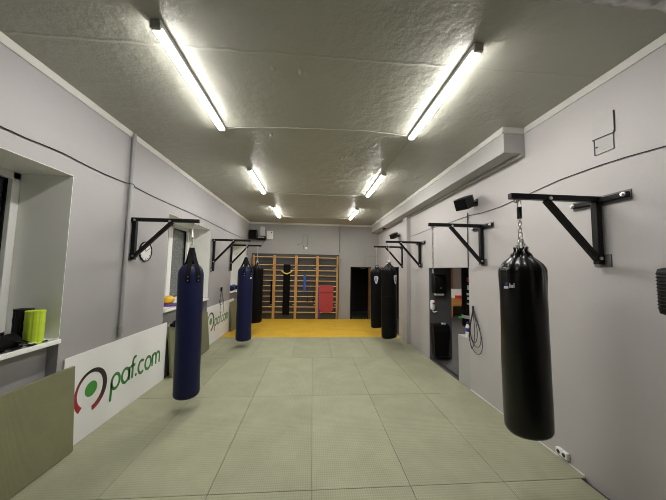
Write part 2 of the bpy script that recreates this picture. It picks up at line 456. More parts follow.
# dark room beyond it
w = MB()
w.box((.9, 13.6, -.04), (3.4, 13.7, 2.9)); w.box((.8, YF + .15, -.04), (.9, 13.7, 2.9)); w.box((3.4, YF + .15, -.04), (3.5, 13.7, 2.9)); w.box((.8, YF + .15, 2.9), (3.5, 13.7, 3.0))
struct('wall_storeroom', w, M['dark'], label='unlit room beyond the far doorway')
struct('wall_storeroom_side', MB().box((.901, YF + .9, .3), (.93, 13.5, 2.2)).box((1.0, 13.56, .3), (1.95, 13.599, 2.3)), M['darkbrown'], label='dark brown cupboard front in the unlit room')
b = MB(); b.lathe([(.02, 0), (.11, -.005), (.13, -.03), (.10, -.055), (.02, -.06)], 20, c=(2.14, YF + .17, 2.13))
tag(b.build('ceiling_lamp', M['white'], None, True), 'pale round lamp fitting under the head of the far doorway', 'lamp')
# dark room behind the second opening of the right wall
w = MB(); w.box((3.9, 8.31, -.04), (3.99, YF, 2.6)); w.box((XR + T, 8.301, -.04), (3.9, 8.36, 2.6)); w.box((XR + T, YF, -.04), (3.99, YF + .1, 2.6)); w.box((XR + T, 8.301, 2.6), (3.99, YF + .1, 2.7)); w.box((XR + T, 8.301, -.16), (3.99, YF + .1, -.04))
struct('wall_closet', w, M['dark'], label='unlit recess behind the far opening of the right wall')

# changing area behind the near opening
struct('floor_changing_area', MB().box((2.86, 2.4, -.16), (9.1, 12.5, 0.)), M['rubber'], label='dark speckled rubber floor of the changing area')
for nm, p, q in (('wall_changing_back', (4.0, 12.4, -.04), (9.1, 12.5, 3.0)), ('wall_changing_right', (9.0, 2.4, -.04), (9.1, 12.4, 3.0)), ('wall_changing_front', (XR + T, 2.3, -.04), (9.1, 2.4, 3.0)), ('wall_changing_left', (4.0, 8.3, -.04), (4.1, 12.4, 3.0)), ('wall_changing_niche', (XR + T, 8.2, -.04), (4.1, 8.3, 3.0)), ('ceiling_changing_area', (XR + T, 2.3, 3.0), (9.1, 12.5, 3.1))):
    struct(nm, MB().box(p, q), M['brownwall'], label='brown grey surface of the changing area')
struct('wall_partition', MB().box((XR + .003, 6.165, -.04), (3.285, 6.178, 2.085)).box((XR + T, 6.17, -.04), (3.285, 6.34, 3.0)), M['partition'], label='dark grey partition wall in the opening')

# ------------------------------------------------------------------ ceiling lamps
def lamp_parts(root, L_):
    MB().box((-.040, 0, -.048), (.040, L_, 0), .006).build('housing', M['white'], root)
    prof = [(-.038, -.046)] + [(-.038 * math.cos(a), -.049 - .020 * math.sin(a)) for a in [PI * i / 10 for i in range(11)]] + [(.038, -.046)]
    MB().prism(prof, lambda u, v: Vector((u, .03, v)), lambda u, v: Vector((u, L_ - .03, v))).build('diffuser', M['lamp'], root, True)
    for y0, y1 in ((-.006, .026), (L_ - .026, L_ + .006)):
        MB().box((-.041, y0, -.073), (.041, y1, 0), .01).build('end_cap', M['lampend'], root)
LP = [(-1.25, 2.03, 'tube light on the left of the ceiling, nearest of its row'), (1.335, 2.0, 'tube light on the right of the ceiling, nearest of its row'),
      (-1.235, 5.05, 'tube light on the left of the ceiling, second from the near end'), (1.335, 4.98, 'tube light on the right of the ceiling, second from the near end'),
      (-1.225, 8.12, 'tube light on the left of the ceiling, closest to the far wall'), (1.335, 8.08, 'tube light on the right of the ceiling, closest to the far wall')]
for i, (x, y, lab) in enumerate(LP):
    if i == 0:
        lamp0 = thing('ceiling_lamp', lab, 'lamp', (x, y, HC), group='tube lights on the ceiling'); lamp_parts(lamp0, 1.55)
    else: dup(lamp0, (x, y, HC), 0, lab)
# tube light in the changing area
t = thing('ceiling_lamp', 'tube light on the ceiling of the changing area', 'lamp', (5.2, 7.6, 3.0))
MB().box((-.05, 0, -.03), (.05, 2.4, 0), .004).build('housing', M['white'], t)
MB().box((-.04, .02, -.075), (.04, 2.38, -.03), .012).build('diffuser', M['lamp2'], t)

def cable(name, pts, r, m, label, cat='cable'):
    return tag(MB().tube(pts, r, 6).build(name, m, None, True), label, cat)
cz = HC - .010
cable('ceiling_cable', [(-1.22, 3.60, cz), (-.7, 3.52, cz - .003), (0, 3.49, cz), (.7, 3.47, cz - .003), (1.31, 3.55, cz)], .006, M['ceilcable'], 'thin white cable across the ceiling between the nearest two tube lights')
cable('ceiling_cable', [(-1.21, 6.62, cz), (-.3, 6.70, cz), (.5, 6.70, cz), (1.31, 6.56, cz)], .006, M['ceilcable'], 'thin white cable across the ceiling between the second pair of tube lights')
cable('ceiling_cable', [(-1.2, 9.70, cz), (0, 9.76, cz), (1.31, 9.66, cz)], .006, M['ceilcable'], 'thin white cable across the ceiling between the farthest pair of tube lights')
cable('ceiling_cable', [(1.35, 3.6, cz), (1.37, 4.2, cz - .004), (1.35, 4.96, cz)], .007, M['ceilcable'], 'thin cable along the ceiling joining the two nearer right tube lights')
# flexible foil duct in the upper right corner
prof = []; n = 44
for i in range(n + 1):
    x = .75 + 1.98 * i / n
    k = i % 4
    prof.append(((.142, .142, .142, .152)[k], x)); prof.append(((.142, .142, .152, .142)[k], x + .02))
tag(MB().lathe(prof, 28, c=(0, 1.27, 3.72), axis='X').build('air_duct', M['foil'], None, True, angle=60), 'ribbed silver air duct under the ceiling at the upper right edge', 'duct')

# ------------------------------------------------------------------ floor mats
def mat_obj(x0, x1, y0, y1, m, label, group, z0=-.038, z1=0., cat='mat'):
    g = .002
    o = MB().box((x0 + g - (x0 + x1) / 2, y0 + g - (y0 + y1) / 2, z0), (x1 - g - (x0 + x1) / 2, y1 - g - (y0 + y1) / 2, z1), .004).build('floor_mat', m, None, loc=((x0 + x1) / 2, (y0 + y1) / 2, 0))
    return tag(o, label, cat, group)
ORD = ['leftmost', 'second from the left', 'third from the left', 'third from the right', 'second from the right', 'rightmost']
Y0 = .755
cA = [XL + .005, -1.80, -.88, .04, .96, 1.88, XR - .013]
rowname = ['row nearest the camera', 'second row from the camera', 'third row from the camera']
for r in range(3):
    cc = list(cA)
    if r == 0: cc[-1] = XR - .075
    for k in range(6):
        mat_obj(cc[k], cc[k + 1], Y0 + 1.84 * r, Y0 + 1.84 * (r + 1), M['green'], 'pale green mat, %s in the %s' % (ORD[k], rowname[r]), 'green floor mats')
cB = [XL + .005, -2.26, -1.34, -.42, .50, 1.42, 2.34, XR - .013]
ORD7 = ['leftmost', 'second from the left', 'third from the left', 'middle one', 'third from the right', 'second from the right', 'rightmost']
for k in range(7):
    mat_obj(cB[k], cB[k + 1], Y0 + 1.84 * 3, 8.12, M['green'], 'pale green mat, %s in the row touching the yellow' % ORD7[k], 'green floor mats')
for r, xs in enumerate([[XL + .005, -1.9, -.06, 1.78, XR - .02], [XL + .005, -.98, .86, XR - .02], [XL + .005, -1.9, -.06, 1.78, XR - .02]]):
    nm = ['row next to the green mats', 'middle row', 'row under the wall bars'][r]
    on = ['leftmost', 'second from the left', 'third from the left', 'rightmost'] if len(xs) == 5 else ['leftmost', 'central', 'rightmost']
    for k in range(len(xs) - 1):
        mat_obj(xs[k], xs[k + 1], 8.12 + .99 * r, 8.12 + .99 * (r + 1), M['yellow'], 'yellow floor mat, %s in the %s' % (on[k], nm), 'yellow floor mats')
# mats leaning on the left wall (standing on their long edge)
def leaning(y0, y1, h, x_bot, x_top, label):
    L_ = y1 - y0
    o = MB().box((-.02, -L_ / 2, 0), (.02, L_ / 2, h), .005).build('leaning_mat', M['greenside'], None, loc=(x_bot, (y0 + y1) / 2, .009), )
    o.rotation_euler = (0, -math.atan2(x_bot - x_top, h), 0)
    return tag(o, label, 'mat', 'green mats leaning on the left wall')
leaning(1.40, 3.235, .89, -2.54, -2.59, 'green mat leaning under the nearest window sill, at the left edge')
leaning(5.19, 6.97, .90, -2.50, -2.59, 'green mat leaning on the wall behind the nearest blue punching bag')
leaning(8.84, 10.68, .92, -2.50, -2.575, 'green mat leaning on the wall by the yellow mats, farthest of them')

# ------------------------------------------------------------------ advertising boards
def arc(cx, cy, rx, ry, a0, a1, n=16):
    return [(cx + rx * math.cos(math.radians(a0 + (a1 - a0) * i / n)), cy + ry * math.sin(math.radians(a0 + (a1 - a0) * i / n))) for i in range(n + 1)]
def ad_board(y0, y1, ylogo, ytext, label, extra=None, dz=0.):
    t = thing('advertising_board', label, 'board', (XL + .012, y0, 0), group='white advertising boards against the left wall')
    MB().box((-.005, 0, .002), (.005, y1 - y0, 1.0)).build('panel', M['board'], t)
    F = lambda u, v, d: Vector((.0052 + d, u, v + dz))
    lo = ylogo - y0
    # open ring with a foot gap, widest and black on the right, printed around a green ball
    pts = []; ws = []
    for i in range(41):
        a = math.radians(-82 + 312 * i / 40)
        pts.append((.215 * math.cos(a), .225 * math.sin(a)))
        ws.append(.036 + .034 * max(0, math.cos((i / 40 - .2) * PI * 1.3)) + .03 * max(0, (i - 33) / 7))
    rg = MB().stroke(pts, ws, lambda u, v, d: Vector((d, u, v)), .0012).build('logo_ring', M['ring'], t, loc=(.0052, lo, .52 + dz))
    MB().prism(arc(lo, .535, .09, .088, 0, 350, 28), lambda u, v: F(u, v, 0), lambda u, v: F(u, v, .0012)).build('logo_ball', M['pball'], t)
    su, sv, z = .158, .19, .365; W = .041
    def G(cx, pts, nm, closed=False):
        b = MB()
        for p in pts:
            cl = False
            if isinstance(p, tuple): p, cl = p[0], p[1]
            b.stroke([(cx + q[0] * su, z + q[1] * sv) for q in p], W, F, .0012, cl)
        b.build(nm, M['pgreen'], t)
    circ = lambda cx: (arc(cx, .5, .47, .5, 0, 345, 24), True)
    x = ytext - y0
    G(x, [[(0, -.72), (.03, 0), (.03, .55)], circ(.5)], 'letter_p'); x += 1.22 * su
    G(x, [circ(.5), [(.98, 0), (.98, 1.0)]], 'letter_a'); x += 1.22 * su
    G(x, [[(.2, 0), (.2, 1.2)] + arc(.5, 1.2, .3, .35, 165, 60, 8), [(-.05, .95), (.55, .95)]], 'letter_f'); x += .72 * su
    MB().prism(arc(x, z + .1 * sv, .022, .022, 0, 330, 12), lambda u, v: F(u, v, 0), lambda u, v: F(u, v, .0012)).build('full_stop', M['pgreen'], t); x += .30 * su
    G(x, [arc(.5, .5, .47, .5, 50, 310, 20)], 'letter_c'); x += 1.06 * su
    G(x, [circ(.5)], 'letter_o'); x += 1.24 * su
    G(x, [[(0, 0), (0, 1.0)], arc(.32, .6, .32, .4, 180, 0, 10) + [(.64, 0)], arc(.96, .6, .32, .4, 180, 0, 10) + [(1.28, 0)]], 'letter_m')
    if extra:
        MB().stroke([(extra - y0, .36), (extra - y0, .60)], .05, F, .0012).build('letter_mark', M['pgreen'], t)
ad_board(3.14, 5.16, 3.525, 3.855, 'white board with green paf.com lettering, nearest the camera')
ad_board(7.02, 9.30, 7.30, 7.60, 'white board with green paf.com lettering, far one under the hanging skipping rope', 9.03, .07)

# ------------------------------------------------------------------ pipe and cables on the walls
t = thing('wall_pipe', 'grey vertical pipe on the left wall beside the nearest bracket', 'pipe', (XL + .035, 3.925, 0))
MB().tube([(0, 0, 1.04), (0, 0, HC - .001)], .026, 14).build('pipe', M['pipe'], t, True)
for z in (1.10, 1.16, 2.45, 3.78): MB().lathe([(.033, z), (.033, z + .035)], 14).build('pipe_clip', M['pipe'], t, True)
pts = [(XL + .012, y, z) for y, z in ((-.5, 3.16), (1, 3.13), (2.36, 3.14), (2.54, 3.14), (2.89, 3.16), (3.2, 3.145), (3.48, 3.14), (3.86, 3.155))] + [(XL + .07, 3.925, 3.16)] + [(XL + .012, y, z) for y, z in ((4.04, 3.155), (4.4, 3.14), (4.93, 3.14), (5.7, 3.15), (6.52, 3.15), (8.2, 3.12), (10.67, 3.11), (YF - .01, 3.09))]
cable('wall_cable', pts, 0.005, M['cable'], 'black cable running along the upper left wall')
pts = [(XR - .009, y, z) for y, z in ((.6, 3.02), (1.2, 3.0), (1.84, 3.015), (2.1, 3.04), (2.32, 3.05), (2.75, 3.05), (3.2, 3.01), (3.72, 2.97), (4.1, 2.97), (4.51, 3.0), (5.3, 2.99), (6.09, 3.0), (6.82, 2.98), (7.38, 2.98))]
cable('wall_cable', pts, .004, M['cable'], 'thin black cable sagging along the right wall above the brackets')
cable('wall_cable', [(XR - .010, 4.53, 3.06), (XR - .010, 4.545, 2.6), (XR - .010, 4.548, 2.09)], .008, M['cable'], 'dark vertical cable from the nearer speaker down to the wall opening')
# far wall conduits
cable('wall_conduit', [(-.66, YF - .008, 3.0), (-.42, YF - .008, 3.06), (-.42, YF - .008, 3.42), (-.22, YF - .008, 3.42), (-.22, YF - .008, 3.06), (-.27, YF - .008, 2.92)], .012, M['paintedcable'], 'thin bent conduit outline on the far wall above the wall bars', 'conduit')
t = thing('pull_switch', 'small white pull switch on the far wall above the wall bars', 'switch', (-.28, YF - .001, 2.875))
MB().lathe([(.03, 0), (.05, -.01), (.05, -.03), (.02, -.045)], 16, axis='Y').build('switch_body', M['white'], t, True)
MB().tube([(-.10, -.008, -.03), (-.10, -.008, .12)], .008, 6).build('switch_cable', M['cable'], t)
cable('wall_conduit', [(2.19, YF - .006, 2.14), (2.19, YF - .006, 2.60), (2.74, YF - .006, 2.61)], .008, M['paintedcable'], 'thin conduit on the far wall over the dark doorway', 'conduit')
t = thing('wall_conduit', 'double vertical conduit with switch box between wall bars and doorway', 'conduit', (1.11, YF - .001, 0))
MB().tube([(0, -.012, 2.72), (0, -.012, HC - .02)], .014, 8).build('conduit_pipe', M['paintedcable'], t, True)
MB().tube([(.08, -.012, 2.40), (.08, -.012, HC - .02)], .010, 8).build('conduit_pipe', M['grey'], t, True)
MB().box((.04, -.035, 2.33), (.12, 0, 2.42), .006).build('switch_box', M['grey'], t)

# ------------------------------------------------------------------ bag brackets: wall at local x = 0, arm towards +x
def bracket_parts(t, cross=.26, low=0.):
    S = M['steelblack']
    MB().box((.0, -cross, .53), (.012, cross, .62), .003).build('wall_plate', M['plate'], t)
    MB().box((.0, -.075 if cross > .1 else -.05, low - .055), (.012, .075 if cross > .1 else .05, low + .06), .003).build('wall_plate', M['plate'], t)
    MB().bar((.024, -cross + .005, .575), (.024, cross - .005, .575), .045, .045, bev=.004).build('cross_bar', S, t)
    MB().box((.02, -.028, low - .035), (.075, .028, .56), .004).build('upright', S, t)
    MB().bar((.015, 0, .588), (.92 if cross > .1 else .975 if low < 0 else .945, 0, .588), .05, .052, bev=.004).build('arm', S, t)
    MB().bar((.05, 0, max(low, 0.)), (.56, 0, .565), .046, .05, up=(0, 1, 0), bev=.004).build('brace', S, t)
    MB().tube([(.855, 0, .565)] + [(.855 + .018 * math.sin(a), 0, .545 - .018 * math.cos(a) + .0) for a in [PI * 2 * i / 12 for i in range(13)]], .006, 6).build('eye_bolt', M['chrome'], t, True)
    for y in (-cross + .03, cross - .03):
        MB().lathe([(.02, .045), (.02, .055), (.012, .056), (.012, .07)], 10, c=(0, y, .575), axis='X').build('bolt', M['chrome'], t)
    MB().lathe([(.016, -.04), (.016, .04)], 10, c=(.54, 0, .575), axis='Y').build('bolt', M['chrome'], t)
    MB().lathe([(.016, -.04), (.016, .04)], 10, c=(.06, 0, .02 + max(low, 0.)), axis='Y').build('bolt', M['chrome'], t)
    MB().lathe([(.02, .012), (.02, .03)], 10, c=(0, -.035, low), axis='X').build('bolt', M['chrome'], t)
BZ = 2.12
BR = [((XL, 4.05, BZ - .03), 0, 'black steel bracket on the left wall holding the nearest blue punching bag'),
      ((XL, 7.19, BZ + .02), 0, 'black steel bracket on the left wall holding the farther blue punching bag'),
      ((XL, 8.71, BZ + .02), 0, 'black steel bracket on the left wall holding the black punching bag'),
      ((XR, 2.34, BZ + .01), PI, 'black steel bracket on the right wall holding the nearest black punching bag'),
      ((XR, 4.11, BZ + .04), PI, 'black steel bracket on the right wall with only an empty chain'),
      ((XR, 6.60, BZ + .02), PI, 'black steel bracket on the right wall beside the shallow pilaster'),
      ((XR, 7.92, BZ + .01), PI, 'black steel bracket on the right wall beyond the pilaster, farthest of the right ones')]
for i, (loc, rz, lab) in enumerate(BR):
    if i in (0, 1, 3):
        br0 = thing('bag_bracket', lab, 'bracket', loc, (0, 0, rz), 'punching bag wall brackets')
        bracket_parts(br0, *((.055, .04), (.055, -.19), None, (.26, 0.))[i])
    else: dup(br0, loc, rz, lab)

# ------------------------------------------------------------------ chains and punching bags
def link_mb(a, b, r, w, turn):
    """one oval chain link from a to b"""
    a, b = Vector(a), Vector(b); d = b - a; L_ = d.length; d.normalize()
    s = d.cross(Vector((math.cos(turn), math.sin(turn), .013))).normalized()
    c = (a + b) / 2; hl = L_ / 2 + r * 1.5 - w
    pts = [c + d * (hl * 1. + w * math.sin(t)) + s * (w * math.cos(t)) for t in [PI * i / 5 for i in range(6)]]
    pts += [c - d * (hl * 1. + w * math.sin(t)) - s * (w * math.cos(t)) for t in [PI * i / 5 for i in range(6)]]
    return MB().tube(pts, r, 5, True)
def chain(t, p, q, n, r=.0035, w=.012, nm='chain_link'):
    p, q = Vector(p), Vector(q)
    for i in range(n):
        link_mb(p + (q - p) * (i / n), p + (q - p) * ((i + 1) / n), r, w, (i % 2) * PI / 2 + .6).build(nm, M['chrome'], t, True)
def spring(t, z0, z1, turns=11, r=.016, m=None):
    n = turns * 8
    MB().tube([(r * math.cos(2 * PI * i / 8), r * math.sin(2 * PI * i / 8), z0 + (z1 - z0) * i / n) for i in range(n + 1)], .0045, 5).build('spring', m or M['steelblack'], t, True)
def bag_profile(r, zt, zb, neck):
    P = []
    P += [(.02, zb)]
    for i in range(7):
        a = PI / 2 * i / 6; P.append((r - .07 + .07 * math.sin(a), zb + .06 - .06 * math.cos(a)))
    n = 16
    for i in range(1, n): P.append((r, zb + .06 + (zt - zb - .06) * i / n))
    P += [(r * .995, zt - .03), (r * .98, zt)]
    P += neck
    return P
def patch(r, c, cols):
    """thin badge following the bag: cols of (angle, z_low, z_high)"""
    b = MB(); rows = []
    for a, lo, hi in cols:
        rows.append([b.bm.verts.new(Vector((rr * math.cos(a), rr * math.sin(a), z))) for rr, z in ((r, lo), (r, hi), (r + .003, hi), (r + .003, lo))])
    for A, B in zip(rows, rows[1:]):
        for j in range(4): b.bm.faces.new((A[j], A[(j + 1) % 4], B[(j + 1) % 4], B[j]))
    b.bm.faces.new(rows[0][::-1]); b.bm.faces.new(rows[-1])
    return b

def strap_bag(loc, label, ztop, zbot, r, angs, lean, tagpatch=None):
    """smooth blue bag on four webbing straps; origin at the bracket eye, z downwards"""
    t = thing('punching_bag', label, 'punching bag', loc, (0, lean, 0), 'blue punching bags')
    zt, zb = ztop - loc[2], zbot - loc[2]
    neck = [(r * .93, zt + .035), (r * .8, zt + .075), (r * .66, zt + .105), (r * .4, zt + .118), (.01, zt + .122)]
    def fn(rr, h, a):
        k = 1 + .006 * math.sin(3 * a + 7 * h) + .004 * math.sin(5 * a - 11 * h)
        return rr * k, h
    MB().lathe(bag_profile(r, zt, zb, neck), 40, fn=fn).build('bag_shell', M['blue'], t, True, angle=70)
    ring = zt + .36
    for a in angs:
        n = Vector((math.cos(a), math.sin(a), 0)); pts = []; nr = []
        pts.append(n * .012 + Vector((0, 0, ring))); nr.append(n + Vector((0, 0, .3)))
        pts.append(n * (r * .45) + Vector((0, 0, zt + .20))); nr.append(n + Vector((0, 0, .5)))
        pts.append(n * (r * .84) + Vector((0, 0, zt + .085))); nr.append(n + Vector((0, 0, .7)))
        pts.append(n * (r * .99 + .006) + Vector((0, 0, zt + .02))); nr.append(n + Vector((0, 0, .2)))
        pts.append(n * (r + .008) + Vector((0, 0, zt - .05))); nr.append(n)
        pts.append(n * (r + .008) + Vector((0, 0, zt - .13))); nr.append(n)
        s = MB().ribbon(pts, nr, .062, .006).build('strap', M['webbing'], t, True)
        for dz in (-.055, -.11):
            MB().blob(n * (r + .012) + Vector((0, 0, zt + dz)), (.009, .009, .009), 8).build('rivet', M['chrome'], s, True)
    MB().tube([(.03 * math.cos(q), 0, ring + .02 + .03 * math.sin(q)) for q in [2 * PI * i / 14 for i in range(14)]], .005, 6, True).build('ring', M['chrome'], t, True)
    top = ring + .05
    chain(t, (0, 0, top), (0, 0, top * .72), 2, .005)
    spring(t, top * .72, top * .3, 9, .013, M['chrome'])
    chain(t, (0, 0, top * .3), (0, 0, -.0), 2, .005)
    if tagpatch:
        a0, z = tagpatch
        patch(r + .003, 0, [(a0 + d, zt + z - .02, zt + z + .02) for d in (-.12, -.06, 0, .06, .12)]).build('care_tag', M['white'], t)
    return t
# azimuth of the camera seen from each bag
EY = .03
def az(x, y): return math.atan2(-y, -x)
a = az(-1.72, 4.05)
strap_bag((-1.765, 4.05, 2.635), 'blue punching bag hanging nearest on the left, in front of the middle window', 1.925, .19, .168, [a - .21, a + .56, a - .21 + PI, a + .56 + PI], math.radians(-.9))
a = az(-1.72, 7.2)
strap_bag((-1.745, 7.19, 2.685), 'blue punching bag hanging second on the left, over the edge of the yellow mats', 1.93, .155, .193, [a - .15, a + .85, a + PI - .15, a + PI + .85], math.radians(-.3), (a + .75, -.18))

def vinyl_bag(loc, label, ztop, zbot, r, seed, m, hang, lean=0., badge=None, nchain=6, seam=True, group='black punching bags'):
    """black bag whose cover is gathered into a wrinkled neck hung on short chains"""
    t = thing('punching_bag', label, 'punching bag', loc, (0, lean, 0), group)
    zt, zb = ztop - loc[2], zbot - loc[2]; H = zt - zb
    neck = [(r * .98, zt + .02), (r * .93, zt + .05), (r * .83, zt + .08), (r * .67, zt + .11), (r * .49, zt + .14), (r * .34, zt + .165), (r * .25, zt + .19), (r * .3, zt + .215), (.02, zt + .2)]
    rnd = random.Random(seed); ph = [rnd.uniform(0, 6.28) for _ in range(10)]
    def fn(rr, h, a):
        u = (h - zb) / H                                   # 0 foot .. 1 shoulder
        f = max(0., (u - .78) / .3)                        # folds grow towards the neck
        amp = .11 * min(1., f) ** 1.3
        k = 1 + amp * (math.sin(9 * a + ph[0]) * .55 + math.sin(14 * a + ph[1]) * .45 + math.sin(5 * a + ph[2]) * .3)
        k += .012 * math.sin(2 * a + ph[3] + 5 * u) + .008 * math.sin(3 * a + ph[4] - 9 * u) + .004 * math.sin(4 * a + 22 * u + ph[5])
        k *= 1 + .018 * math.sin(PI * 2 * (u - .1))
        z = h + (.025 * math.sin(6 * a + ph[6]) if u > 1.1 else 0)
        z -= .018 * math.cos(a - 2.6) * max(0., 1 - u * 6)   # the foot hangs a little lower on one side
        return rr * k, z
    P = bag_profile(r, zt, zb, neck)
    # finer rings near the shoulder for the folds
    Q = []
    for p, q in zip(P, P[1:]):
        Q.append(p)
        if q[1] > zt - .5 * H and abs(q[1] - p[1]) > .012:
            for j in (1, 2): Q.append((p[0] + (q[0] - p[0]) * j / 3, p[1] + (q[1] - p[1]) * j / 3))
    Q.append(P[-1])
    MB().lathe(Q, 72, fn=fn).build('bag_shell', m, t, True, angle=80)
    ring = zt + .33
    for i in range(nchain):
        an = 2 * PI * i / nchain + .3
        chain(t, (0, 0, ring), (r * .36 * math.cos(an), r * .36 * math.sin(an), zt + .17), 4, .003, .009)
    MB().tube([(.022 * math.cos(q), 0, ring + .02 + .026 * math.sin(q)) for q in [2 * PI * i / 14 for i in range(14)]], .0045, 6, True).build('ring', M['chrome'], t, True)
    top = ring + .045
    if hang == 'spring':
        chain(t, (0, 0, top), (0, 0, top * .56), 4, .004, .012)
        spring(t, top * .56, top * .2, 11, .017)
        MB().tube([(.02, 0, top * .56), (.02, 0, top * .2)], .005, 6).build('spring_guard', M['chrome'], t)
        chain(t, (0, 0, top * .2), (0, 0, 0), 1, .005, .014)
    else:
        chain(t, (0, 0, top), (0, 0, 0), max(3, int(-top / .05)), .0035, .011)
    if seam:
        MB().lathe([(r * .99, zt - .62), (r * 1.012, zt - .615), (r * 1.012, zt - .60), (r * .99, zt - .595)], 48).build('seam_band', m, t, True)
    if badge == 'wordmark':
        a0 = az(loc[0], loc[1]) - .72
        def bx(da0, da1, z0, z1, m_, nm):
            patch(r * 1.028, 0, [(a0 + da0 + (da1 - da0) * i / 3, z0, z1) for i in range(4)]).build(nm, m_, t)
        bx(0, .12, zt - .115, zt - .085, M['shieldb'], 'logo_patch'); [bx(u, u + .045, zt - .145, zt - .122, M['shieldw'], 'logo_letter') for u in (-.08, -.02, .04, .10)]
        [bx(u, u + .04, zt - .135, zt - .135 + h, M['shieldw'], 'logo_letter') for u, h in ((.2, .04), (.26, .025), (.32, .025), (.38, .04))]
    elif badge is not None:
        a0 = az(loc[0], loc[1]) + badge; w_ = .30
        def sh(f): return zt - .30 + .14 * abs(f) ** 2.2, zt - .10 + .02 * (1 - f * f)
        cols = [(a0 + w_ * f, *sh(f)) for f in [-1 + 2 * i / 12 for i in range(13)]]
        s = patch(r * 1.02, 0, cols).build('badge', M['shieldw'], t)
        for f0, f1 in ((-.5, -.28), (-.1, .1), (.28, .5)):
            patch(r * 1.02 + .002, 0, [(a0 + w_ * f, zt - .25, zt - .12) for f in (f0, f1)]).build('badge_stripe', M['shieldb'], s)
    return t
vinyl_bag((1.92, 2.34, 2.675), 'shiny black punching bag hanging nearest on the right', 2.005, .60, .183, 3, M['vinyl'], 'spring', math.radians(-.4), 'wordmark', seam=False)
vinyl_bag((1.905, 6.60, 2.69), 'black punching bag on the right, larger of the far pair, badge at its edge', 1.98, .355, .188, 5, M['vinyl2'], 'chain', math.radians(-.3), .95)
vinyl_bag((1.915, 7.92, 2.68), 'black punching bag on the right, farthest one, white badge in front', 1.92, .33, .185, 8, M['vinyl2'], 'chain', math.radians(-.6), -.1)
vinyl_bag((-1.755, 8.71, 2.685), 'black punching bag hanging on the left, behind the second blue bag', 1.95, .30, .20, 11, M['vinyl2'], 'chain', math.radians(-.1), seam=False)
t = thing('hanging_chain', 'bare steel chain hanging from the right bracket near the wall opening', 'chain', (1.895, 4.11, 2.705))
chain(t, (0, 0, 0), (0, 0, -.72), 18, .0045, .014)

# ------------------------------------------------------------------ left wall: clock, skipping rope
t = thing('wall_clock', 'round white clock with black rim behind the nearest left bracket', 'clock', (XL, 4.40, 2.235))
MB().lathe([(.01, .002), (.143, .002), (.143, .012), (.01, .012)], 40, axis='X').build('clock_face', M['white'], t, True)
MB().lathe([(.142, .0), (.156, .0), (.157, .02), (.152, .024), (.142, .02), (.142, .0)], 40, axis='X').build('clock_rim', M['black'], t, True)
b = MB()
for i in range(12):
    an = 2 * PI * i / 12; d = Vector((0, math.cos(an), math.sin(an)))
    b.bar(Vector((.0135, 0, 0)) + d * .112, Vector((.0135, 0, 0)) + d * .136, .009, .002, up=(1, 0, 0))
b.build('hour_marks', M['ink'], t)
for an, l in ((2.2, .075), (.5, .11)):
    MB().bar((.016, 0, 0), (.016, l * math.cos(an), l * math.sin(an)), .008, .002, up=(1, 0, 0)).build('clock_hand', M['ink'], t)
t = thing('skipping_rope', 'black skipping rope hanging on the left wall in front of the far white board', 'rope', (XL + .03, 8.0, 1.45))
def loop(y0, z1, wd, x=0., dy=0.):
    n = 26
    return [(x + .006 * math.sin(3 * q), y0 + dy * (1 - math.cos(q)) / 2 + wd * math.sin(q) * (1 - math.cos(q)) / 2, z1 * (1 - math.cos(q)) / 2) for q in [2 * PI * i / n for i in range(n)]]
MB().tube(loop(0, -.50, .22, 0., .02), .0055, 6, True).build('rope_loop', M['cable'], t, True)
MB().tube(loop(0, -.42, .14, .014, -.08), .0055, 6, True).build('rope_loop', M['cable'], t, True)
for y, z0, z1 in ((-.12, -.32, -.72), (.16, -.36, -.75)):
    MB().tube([(.015, y, z0), (.02, y + .02, (z0 + z1) / 2), (.02, y, z1)], .005, 6).build('rope_end', M['cable'], t, True)
MB().bar((.0, -.02, -.01), (.0, -.04, -.12), .04, .025).build('handle', M['black'], t)
MB().tube([(-.03, 0, 0), (.02, 0, .004)], .006, 6).build('nail', M['chrome'], t)

# ------------------------------------------------------------------ things on the window sills
SZ = 1.236
def roller(x, y, m, label, r, h, core):
    t = thing('foam_roller', label, 'foam roller', (x, y, SZ), group='foam rollers')
    b = MB(); prof = []
    prof.append((r * .62, 0)); n = 24
    for i in range(n + 1):
        z = h * i / n
        band = .0 if (i % 8) in (0, 1, 7) else .006
        prof.append((r - band * .3, z))
    prof.append((r * .62, h))
    def fn(rr, z, a):
        return rr * (1 - (.035 if math.sin(10 * a) > .35 else 0) * (rr > r * .8)), z
    b.lathe(prof, 60, fn=fn); b.build('foam_cover', m, t)
    MB().lathe([(r * .61, .002), (r * .61, h + .002), (r * .5, h + .002), (r * .5, h - .02), (.01, h - .02)], 28).build('core_tube', core, t, True)
roller(-2.70, 2.885, M['lime'], 'lime green ribbed foam roller standing on the nearest window sill', 0.073, .315, M['lime'])
roller(-2.845, 2.925, M['black'], 'black ribbed foam roller standing behind the lime green one', 0.073, .325, M['black'])
t = thing('black_bag', 'crumpled black bag with straps lying on the nearest window sill', 'bag', (-2.75, 2.56, SZ))
rn = random.Random(4)
MB().blob((0, 0, .065), (.13, .24, .075), 28, lambda p: Vector((p.x * (1 + .12 * math.sin(9 * p.y / .1)), p.y, max(-.064, p.z * (1 + .3 * math.sin(5 * p.y / .12 + 8 * p.x)))))).build('bag_body', M['blackmat'], t, True)
MB().ribbon([(.02, .15, .10), (.05, .24, .045), (.07, .30, .006), (.10, .35, .006), (.12, .39, .012)], [(0, .3, 1)] * 5, .045, .006).build('strap', M['webbing'], t, True)
MB().ribbon([(.10, -.1, .05), (.13, .05, .02), (.11, .15, .012), (.05, .19, .012), (.03, .17, .02)], [(0, 0, 1)] * 5, .04, .006).build('strap', M['webbing'], t, True)
